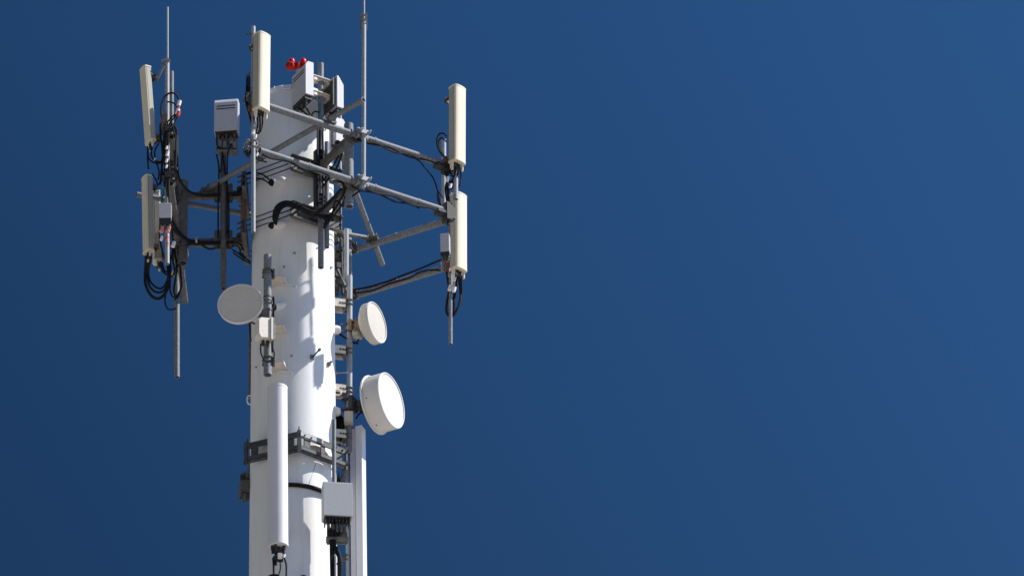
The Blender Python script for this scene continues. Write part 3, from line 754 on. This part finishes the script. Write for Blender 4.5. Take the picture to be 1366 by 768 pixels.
b = BM(); c = P(331, 127, y + .06); box(b, c, (.06, .1, .2), None, .01); box(b, P(332, 144, y + .06), (.05, .08, .16), None, .01); tube(b, [P(328, 47, y), P(336, 46, y)], .014, 8)
group_of('amplifier_box', 'box_half', b, 'brown', 'small rusty box behind the topmost cream panel', 'box')
b = BM()
for i in range(5): box(b, P(326.5 + 2.4 * i, 201 + (i % 3) * 3, y + .08), (.03, .05, .06 + .03 * (i % 2)), None, .006)
group_of('pipe_clamp', 'clamp', b, 'dark', 'dark clamp left of the topmost panel pipe', 'clamp')
# cables under the front pipes
def under(z, x0, x1, dy, dz=-.05):
    pts = []
    for i in range(9):
        f = i / 8; px = x0 + (x1 - x0) * f; x = (px - 391) / 110; yy = ydep(px, -60, .0) + dy
        p = V((x * (1 + yy * .839 / DIST), yy, z + dz - .02 * math.sin(f * PI * 4))); pts.append(p)
    return pts
def rawcables(label, runs, name='cable_bundle', cat='cable', group='black cable runs on the tower'):
    root = thing(name, label, cat, runs[0][2][0], group)
    for r, m, pts in runs:
        b = BM(); tube(b, pts, r, 8, 6); link('cable', b, m, root)
    return root
rawcables('black cables slung under the upper front pipe', [(.011, k, under(ZU, 478, 588, -.02, -.055)), (.009, k, under(ZU, 470, 560, -.04, -.075))])
rawcables('black cables slung under the lower front pipe', [(.013, k, under(ZL, 490, 590, -.03, -.06)), (.011, k, under(ZL, 350, 440, -.03, -.06)), (.011, 'blue', under(ZL, 488, 588, -.05, -.085)), (.010, k, under(ZL, 470, 560, -.01, -.09)), (.009, k, under(ZL, 345, 470, .03, .05))])
y = yF4
cables('black cable loop left of the upper right cream panel', [
    (.012, k, [(596, 182, -.56), (592, 178), (586, 179), (583, 186), (584, 196), (589, 206), (596, 214), (600, 226)]),
    (.010, k, [(596, 190, -.56), (589, 184), (585, 190), (587, 200), (594, 210), (598, 220)]),
    (.009, k, [(548, 209, -.72), (558, 214, -.68), (568, 225), (578, 238), (583, 252), (586, 266), (590, 278)]),
    (.009, k, [(583, 252, -.56), (587, 258), (591, 264)]),
    (.009, k, [(584, 252, -.56), (584, 266), (589, 278)]),
], -.56)
cables('black jumpers tangled between the two right cream panels', [
    (.013, k, [(608, 222, y - .1), (606, 236), (600, 246), (598, 258), (599, 270)]),
    (.012, k, [(612, 222, y - .1), (609, 238), (604, 250), (600, 252)]),
    (.010, k, [(613, 222, y - .1), (615, 235), (614, 246), (609, 252), (604, 246)]),
    (.010, k, [(609, 224, y - .1), (605, 240), (606, 252), (610, 258)]),
    (.014, k, [(599, 216, y), (597, 230), (596, 245), (598, 262), (597, 280), (598, 300)]),
    (.012, 'green', [(597, 272, y + .05), (597, 280), (596.5, 290)]),
    (.011, k, [(594, 212, y), (593, 226), (596, 240), (594, 252), (596, 268)]),
    (.011, k, [(601, 226, y - .05), (597, 236), (602, 246), (606, 240), (600, 230)]),
], y, extra=(('whtape_litspot', 597, 239, y - .06, .02), ('whtape_litspot', 601, 248, y - .06, .018), ('redtape', 594, 212, y, .02)))
y = yB1
cables('black jumper loops hanging under the lower right cream panel', [
    (.016, k, [(612, 368, y - .12), (614, 385), (614, 400), (609, 415), (602, 422), (596, 417), (596, 405), (599, 388), (600, 372)]),
    (.014, k, [(615, 368, y - .12), (615.5, 390), (613, 405), (607, 416), (600, 421)]),
    (.012, k, [(610, 368, y - .1), (608, 385), (606, 400), (605, 412), (603, 418)]),
    (.011, k, [(606, 368, y - .1), (606, 390), (604, 405)]),
    (.013, k, [(594.5, 335, y), (595, 355), (597, 372), (599, 384)]),
    (.010, k, [(597, 330, y), (596, 350), (600, 368)]),
], y, extra=(('whtape_litspot', 600.5, 384, y - .08, .024), ('whtape_litspot', 606, 386, y - .14, .022), ('whtape_litspot', 606, 372, y - .14, .02), ('redtape', 597, 352, y - .05, .022)))
b = BM(); c = P(599, 363, y - .1); box(b, c, (.03, .04, .13), None, .006); box(b, P(605.5, 378, y - .12), (.03, .03, .13), None, .006)
group_of('cable_clamp', 'clamp', b, 'galvb', 'small bright clamps on the cables below the lower right panel', 'clamp')
def bk(z, pts):
    return [PZ(a, c, z) for a, c in pts]
rawcables('black cables lashed along the lowest right frame pipe', [
    (.012, k, bk(ZL + .05, [(594, 344), (575, 352), (556, 360), (535, 368), (515, 376), (490, 383), (472, 386)])),
    (.011, k, bk(ZL - .03, [(592, 361), (575, 360), (560, 363), (545, 371), (520, 378), (495, 388), (470, 390)])),
])
# front bracket bundle and inner cables
c0p = PORT2[0]
rawcables('thick black cables leaving the tower port and crossing its front bracket', [
    (.018, k, [c0p + V((.02 * i, 0, 0)) - PORT2[1] * .04 + V((0, 0, 0))] + PL(pts, -.72) ) for i, pts in enumerate([
        [(367, 292, -.66), (370, 279), (378, 272), (386, 272), (400, 278), (415, 284), (430, 290), (445, 294)],
        [(369, 293, -.68), (373, 281), (380, 275), (390, 275), (404, 281), (418, 287), (432, 288), (447, 287)],
        [(365, 291, -.64), (368, 277), (377, 270), (388, 270), (402, 276), (418, 283), (428, 279), (441, 268, -.9), (455, 252, -1.2)]])])
rawcables('thin black cables from the upper tower port curling left', [
    (.010, k, [PORT1[0] - PORT1[1] * .03] + PL([(362, 243, -.6), (354, 235), (345, 231), (337, 231, -.5), (328, 233, -.3), (324, 240, -.1)], -.55)),
    (.010, k, [PORT1[0] - PORT1[1] * .03] + PL([(360, 245, -.6), (352, 240), (344, 238), (336, 240, -.4)], -.55))])
cables('black cables clipped along the two front frame arms', [
    (.016, k, [(432, 300, -.55), (442, 286, -.8), (452, 270, -1.05), (459, 256, -1.2), (458, 246, -1.25), (450, 240, -1.25)]),
    (.014, k, [(432, 304, -.6), (445, 288, -.85), (457, 272, -1.1), (461, 262, -1.2)]),
    (.012, k, [(444, 283, -.9), (448, 268, -1.0), (460, 275, -1.1), (468, 264, -1.2), (478, 256, -1.15), (486, 250, -1.1)]),
    (.014, k, [(430, 250, -.55), (440, 236, -.8), (450, 222, -1.0), (456, 205, -1.2)]),
    (.012, k, [(432, 240, -.6), (444, 222, -.9), (452, 208, -1.1)]),
    (.012, k, [(424, 165, -.6), (423.5, 200), (424, 240), (424, 268)]),
], -.9)
rawcables('black cables strapped to the pipe under the two radio units', [
    (.012, k, PL([(400, 145, yF2 - .05), (412, 155), (420, 163), (426, 172), (425.5, 190), (425, 215), (425, 245)], yF2 - .05)),
    (.011, k, PL([(408, 143, yF2 - .05), (413, 152), (418, 160), (424, 167)], yF2 - .05)),
    (.010, k, PL([(426, 150, yF2 - .06), (420, 149), (416, 154), (418, 161), (425, 166)], yF2 - .06)),
    (.011, 'teal', PL([(416, 130, yF2 - .05), (423, 133), (426.5, 140), (426.5, 155), (426, 165)], yF2 - .06)),
    (.012, k, PL([(440, 150, yF2 + .05), (444, 156), (442, 165), (434, 168), (430, 175)], yF2)),
    (.012, k, PL([(430, 172, yF2 - .06), (431, 200), (430.5, 225), (431, 262), (430, 275)], yF2 - .06)),
])
b = BM()
for py in (262, 268, 273): lathe(b, [(.05, -.012), (.054, -.006), (.054, .006), (.05, .012)], P(428.4, py, yF2), Z, 16)
for py in (205, 212, 220, 228): lathe(b, [(.048, -.03), (.05, -.02), (.05, .02), (.048, .03)], P(428.2, py, yF2), Z, 16)
group_of('cable_wrap', 'wrap', b, 'rubber', 'black tape wraps on the pipe of the two radio units', 'tape')
# left frame cables
cables('black cable loop with taped ends beside the left whip', [
    (.012, k, [(216, 160, -1.3), (215, 145), (218, 132), (225, 125), (233, 125), (239, 133), (240, 140)]),
    (.010, k, [(223, 136, -1.3), (230, 137), (236, 142), (238, 150)]),
    (.010, k, [(238, 150, -1.3), (230, 160), (223, 170), (220, 182)]),
    (.010, k, [(238, 153, -1.3), (232, 165), (226, 175), (222, 186)]),
    (.010, k, [(234, 152, -1.3), (226, 160), (221, 168)]),
], -1.3, extra=(('whtape_litspot', 239, 138, -1.32, .024), ('redtape', 238, 143, -1.32, .018), ('whtape_litspot', 237, 149, -1.32, .024), ('redtape', 238, 152, -1.33, .022)))
cables('black jumpers under the leaning left panel', [
    (.011, k, [(197, 196, -1.22), (198, 210), (203, 216), (212, 218), (217, 213)]),
    (.011, k, [(202, 196, -1.2), (202, 207), (206, 214), (214, 216), (219, 212)]),
    (.010, k, [(197, 198, -1.22), (197, 212), (198, 226)]),
    (.010, k, [(213, 190, -1.2), (207, 200), (207, 212), (212, 228), (211, 240)]),
    (.012, k, [(214, 165, -1.25), (214, 180), (216, 195), (217, 212), (215, 230), (214, 246)]),
    (.014, k, [(218, 168, -1.25), (219, 185), (218, 205), (220, 222), (219, 240), (220, 250)]),
    (.013, k, [(221, 180, -1.28), (220, 200), (216, 215), (217, 232), (222, 244)]),
    (.010, k, [(206, 192, -1.25), (212, 188), (218, 190), (217, 198)]),
    (.010, k, [(203, 232, -1.2), (208, 240), (211, 247), (214, 242)]),
], -1.25, extra=(('whtape_litspot', 222.5, 197, -1.38, .014), ('whtape_litspot', 223.5, 205, -1.38, .02), ('whtape_litspot', 222.5, 214, -1.38, .016), ('whtape_litspot', 222, 222, -1.38, .014), ('whtape_litspot', 206.5, 213, -1.25, .012)))  # white beads along the mast stand in for sunlit spots of pipe
cables('black cables bunched in front of the left frame pipe between its two box brackets', [
    (.014, k, [(221, 163, -1.34), (223, 180), (221, 200), (224, 222), (222, 245), (224, 262)]),
    (.014, k, [(224, 166, -1.34), (225, 185), (223, 205), (226, 225), (225, 248), (226, 270)]),
    (.012, k, [(219, 170, -1.33), (221, 190), (219, 210), (222, 230), (220, 246)]),
    (.012, k, [(229, 164, -1.34), (231, 172), (234, 185), (235, 205), (234, 225)]),
    (.010, k, [(226, 172, -1.36), (232, 168), (236, 174), (235, 184)]),
], -1.34)
b = BM()
for px, py in ((224, 172), (224.5, 234)):
    c = P(px, py, -1.33); box(b, c, (.10, .05, .10), None, .012); box(b, c + V((.06, .02, .02)), (.05, .08, .05), None, .008); box(b, c - V((.06, .0, .05)), (.04, .06, .07), None, .008)
group_of('pipe_clamp', 'clamp', b, 'dark', 'dark clamps holding the whip pipe to the near ends of the left face pipes', 'clamp')
b = BM(); c = P(218.5, 163, -1.28); box(b, c, (.07, .08, .22), None, .01); box(b, P(221, 176, -1.28), (.05, .06, .1), None, .008)
group_of('amplifier_box', 'box_half', b, 'brown', 'small rusty box on the left frame pipe, below the whip', 'box')
cables('long black cable running down and along the upper left arm', [
    (.014, k, [(232, 168, -1.15), (236, 180), (236.5, 205, -.8), (238, 232, -.5), (245, 248, -.2), (256, 257, -.12), (272, 260, -.08), (290, 259, -.1), (308, 258, -.1), (318, 256, -.1), (325, 246, -.1), (326, 236, -.15), (331, 231, -.3), (338, 231, -.5)]),
    (.012, k, [(240, 240, -.4), (250, 254, -.12), (268, 261, -.07), (300, 261, -.08), (320, 260, -.06)]),
    (.012, k, [(230, 172, -1.1), (234, 190, -1.0), (233, 215, -.9), (235, 240, -.5)]),
], -.3)
cables('black cables sagging along the lower left arm', [
    (.018, k, [(228, 290, -.6), (234, 302, -.4), (242, 313, -.2), (254, 321, -.09), (272, 323, -.08), (292, 323, -.08), (312, 323, -.08)]),
    (.018, k, [(226, 296, -.6), (234, 309, -.4), (246, 318, -.15), (258, 325, -.1), (280, 325, -.1), (305, 326, -.1)]),
    (.012, k, [(248, 327, -.1), (256, 325), (263, 320), (270, 327), (279, 332), (287, 331)]),
    (.010, k, [(308, 325, -.1), (316, 324), (322, 328), (325, 334)]),
    (.010, k, [(309, 329, -.1), (315, 327), (320, 332), (321, 338), (328, 343, -.05)]),
    (.010, k, [(310, 333, -.1), (318, 338), (324, 343), (331, 347, 0), (334, 352, .05)]),
    (.010, k, [(311, 337, -.1), (318, 342), (325, 347), (332, 350, 0)]),
    (.016, k, [(231, 275, -.5), (230, 295), (233, 305), (240, 315)]),
], -.1)
for px, py in ((262, 321),):
    b = BM(); lathe(b, [(.055, -.012), (.055, .012)], P(px, py, -.09), X, 14); group_of('cable_tie', 'tie', b, 'galvb', 'bright tie round the lower left arm cables', 'cable tie')
cables('black cable loops hanging lowest under the left panels', [
    (.019, k, [(195, 342, -.12), (194, 360), (194, 378), (200, 392), (208, 398), (216, 396), (223, 386), (226, 368), (226, 345), (222, 320)]),
    (.014, k, [(200, 342, -.12), (197, 362), (199, 380), (207, 389), (216, 389), (222, 382), (225, 365)]),
    (.013, k, [(202, 342, -.12), (198, 362), (201, 376), (210, 384), (218, 383), (224, 372)]),
    (.012, k, [(214, 348, .6), (216, 360), (222, 366), (230, 368), (233, 360), (231, 350)]),
    (.011, k, [(216, 350, .6), (220, 362), (228, 358), (226, 350)]),
    (.010, k, [(228, 355, .2), (227, 375), (227, 388), (231, 396), (236, 394), (241, 386)]),
    (.010, k, [(221, 392, .2), (220, 402), (223, 411), (229, 413), (235, 411)]),
    (.013, k, [(223, 340, .7), (224, 360), (225, 378)]),
    (.012, k, [(231, 330, .7), (230, 345), (234, 358), (239, 350), (237, 335)]),
    (.012, k, [(234, 340, .9), (236, 358), (234, 372), (232, 388), (236, 398)]),
    (.013, k, [(240, 345, 1.0), (241, 365), (242, 380), (238, 394), (233, 400)]),
    (.014, k, [(228, 250, .2), (227, 275), (229, 300), (231, 325), (229, 345)]),
    (.013, k, [(233, 250, .2), (233, 275), (236, 300), (233, 330), (236, 350)]),
    (.012, 'green', [(218, 250, .0), (217, 260), (216, 270), (218, 274)]),
    (.010, k, [(213, 300, -1.3), (213, 318), (216, 332), (219, 345, -.5)]),
    (.010, 'blue', [(227, 300, -1.3), (226, 318), (224, 335)]),
], .1, extra=(('pinktape', 216, 306, -1.34, .026), ('pinktape', 224.5, 306, -1.34, .026), ('redtape', 222.5, 318, -1.32, .018), ('redtape', 223, 326, -1.32, .015), ('whtape_litspot', 215.5, 318, -1.32, .018), ('whtape_litspot', 231.5, 326, -.4, .024), ('whtape_litspot', 231, 365, .6, .02), ('whtape_litspot', 229, 262, -.3, .02), ('whtape_litspot', 234, 285, -.2, .02)))
b = BM(); box(b, P(244.8, 352, .9), (.05, .05, .09), None, .008); box(b, P(237, 346, .8), (.06, .06, .1), None, .006); box(b, P(232, 342, .5), (.05, .08, .1), None, .01)
group_of('cable_clamp', 'clamp', b, 'galvd', 'clamp blocks among the cables below the left frame', 'clamp')
b = BM()
for i in range(14):
    q = i / 13; c = P(228 + q * 4 + random.uniform(-4, 5), 172 + q * 95, -1.2 + q * 1.0)
    box(b, c, (random.uniform(.03, .07), random.uniform(.05, .1), random.uniform(.04, .08)), axes(random.uniform(0, 3)), .008)
group_of('clamp_row', 'clamp', b, 'dark', 'row of dark clamps along the left face pipes seen end-on', 'clamp')
b = BM()
for px, py, y in ((300, 208, -.14), (292, 208, -.14)):
    tube(b, [P(px, 192, -.2), P(px - 3, 205, -.17), P(px, 225, -.15), P(px - 1 + 6 * (px > 295), 270, -.15), P(px + 6 * (px > 295) - 1, 318, -.15)], .010, 8)
tube(b, [P(289, 182, -.24), P(290, 194, -.26), P(296, 203, -.2), P(294, 230, -.15)], .009, 8)
tube(b, [P(309, 192, -.24), P(304, 204, -.22), P(303, 230, -.15), P(303, 312, -.15)], .010, 8)
group_of('cable_bundle', 'cable', b, 'rubber', 'black cables running down the pipe of the square left unit', 'cable')
# left dish cables
y = -.9
cables('black cables looping down the thick pipe of the left dish', [
    (.009, k, [(365, 404, -.7), (364, 398), (365, 396), (365.5, 406, -.85), (365, 420), (365, 440), (364, 462), (366, 472), (364, 478), (358, 483), (352, 479), (348, 470), (348, 458, -.95)]),
    (.010, k, [(352, 424, -.9), (358, 425), (364, 432), (365.5, 445), (363, 452), (364, 468)]),
    (.009, k, [(363, 408, -.75), (363.5, 430, -.85), (362.5, 455, -.85), (363, 470)]),
    (.010, k, [(333, 428, -.85), (338, 431), (345, 434)]),
    (.008, k, [(332, 427, -.6), (334, 445, -.5), (335, 455, -.4)]),
], y)
cables('thin black cables behind the smaller right dish', [
    (.011, k, [(453, 444, .05), (458, 449), (466, 453, .18), (474, 457, .15), (479, 452, .12), (481, 447, .1)]),
    (.009, k, [(453, 446, .05), (460, 450), (470, 457, .2), (478, 458, .15)]),
], .1)
cables('black cables behind the larger right dish', [
    (.011, k, [(475, 558, .1), (478, 553), (483, 549), (486, 549)]),
    (.014, k, [(453, 552, .1), (457, 560), (455, 572), (453, 590, .2), (453, 602)]),
    (.012, k, [(456, 556, .1), (460, 565), (456, 576), (454, 588)]),
    (.012, k, [(450, 560, .1), (453, 566), (452, 578)]),
], .1)
c = P(453, 566, .16); b = BM(); box(b, c, (.1, .1, .16), None, .008); box(b, P(452, 560, .15), (.06, .08, .3), None, .008)
group_of('cable_junction', 'junction_half', b, 'dark', 'dark cable junction beside the shaft below the larger right dish', 'box')
# dark bracket lattice right of the shaft
b = BM()
for i in range(9):
    c = P(449 + (i % 2) * 4, 300 + i * 11, .3); box(b, c, (.05, .09, .06), axes(.4 * i), .006)
pipe(b, P(457, 392, .3), P(455, 322, .3), .018, 12); tube(b, [P(450, 360, .1), P(460, 382, .1)], .03, 8)
group_of('bracket_stack', 'clamp', b, 'dark', 'dark stack of clamps in the gap between the shaft and right dish pipe', 'bracket')
# lower cables
def wrap(a0, a1, z0, sag, r, rr): return [V((r * math.cos(R(a0 + (a1 - a0) * i / 10)), r * math.sin(R(a0 + (a1 - a0) * i / 10)), z0 - sag * i / 10)) for i in range(11)]
zc = zpx(643, -.55)
rawcables('black cables wrapped round the tower below the collar', [(.014, k, wrap(-104, -38, zc, .02, .53, 0)), (.014, k, wrap(-104, -38, zc - .03, .03, .535, 0)), (.014, k, wrap(-104, -38, zc - .01, .05, .555, 0))])
b = BM(); tube(b, [P(421, 619, -.6), P(412, 645, -.62)], .004, 6); tag(link('tie_wire', b, 'dark'), 'thin tie wire between the collar and the wrapped cables', 'wire')
y = -.6
cables('black cables dropping from the speckled cabinet', [
    (.022, k, [(439, 706, y - .05), (441, 720), (449, 732), (453, 742), (453, 756), (451, 785)]),
    (.020, k, [(443, 706, y - .05), (442, 722), (442, 740), (443, 785)]),
    (.020, k, [(447, 706, y - .02), (446, 724), (450, 738), (455, 752), (453, 785)]),
    (.014, k, [(455, 706, y), (450, 716), (444, 728), (445, 760), (446, 785)]),
    (.010, k, [(443, 750, y - .03), (448, 752), (453, 749)]),
], y)
b = BM()
for i in range(5): lathe(b, [(.014, 0), (.014, .06)], P(447.5, 748 + i * 6, y - .02), Z, 10)
group_of('cable_tie', 'tie', b, 'galvb', 'bright ties between the cables under the speckled cabinet', 'cable tie')
y = -.86
cables('thin black cables under the half-round lower antenna', [
    (.012, k, [(364, 726, y), (364, 740), (365, 755), (365, 785)]),
    (.011, k, [(378, 726, y), (379, 742), (382, 755), (381, 785)]),
    (.007, k, [(373, 745, y), (374, 757), (371, 766), (362, 768), (358, 772)]),
    (.016, k, [(355, 772, y), (362, 767), (372, 768), (374, 780)]),
], y, extra=(('whtape_litspot', 364, 741, y, .016), ('whtape_litspot', 379, 741, y, .016)))
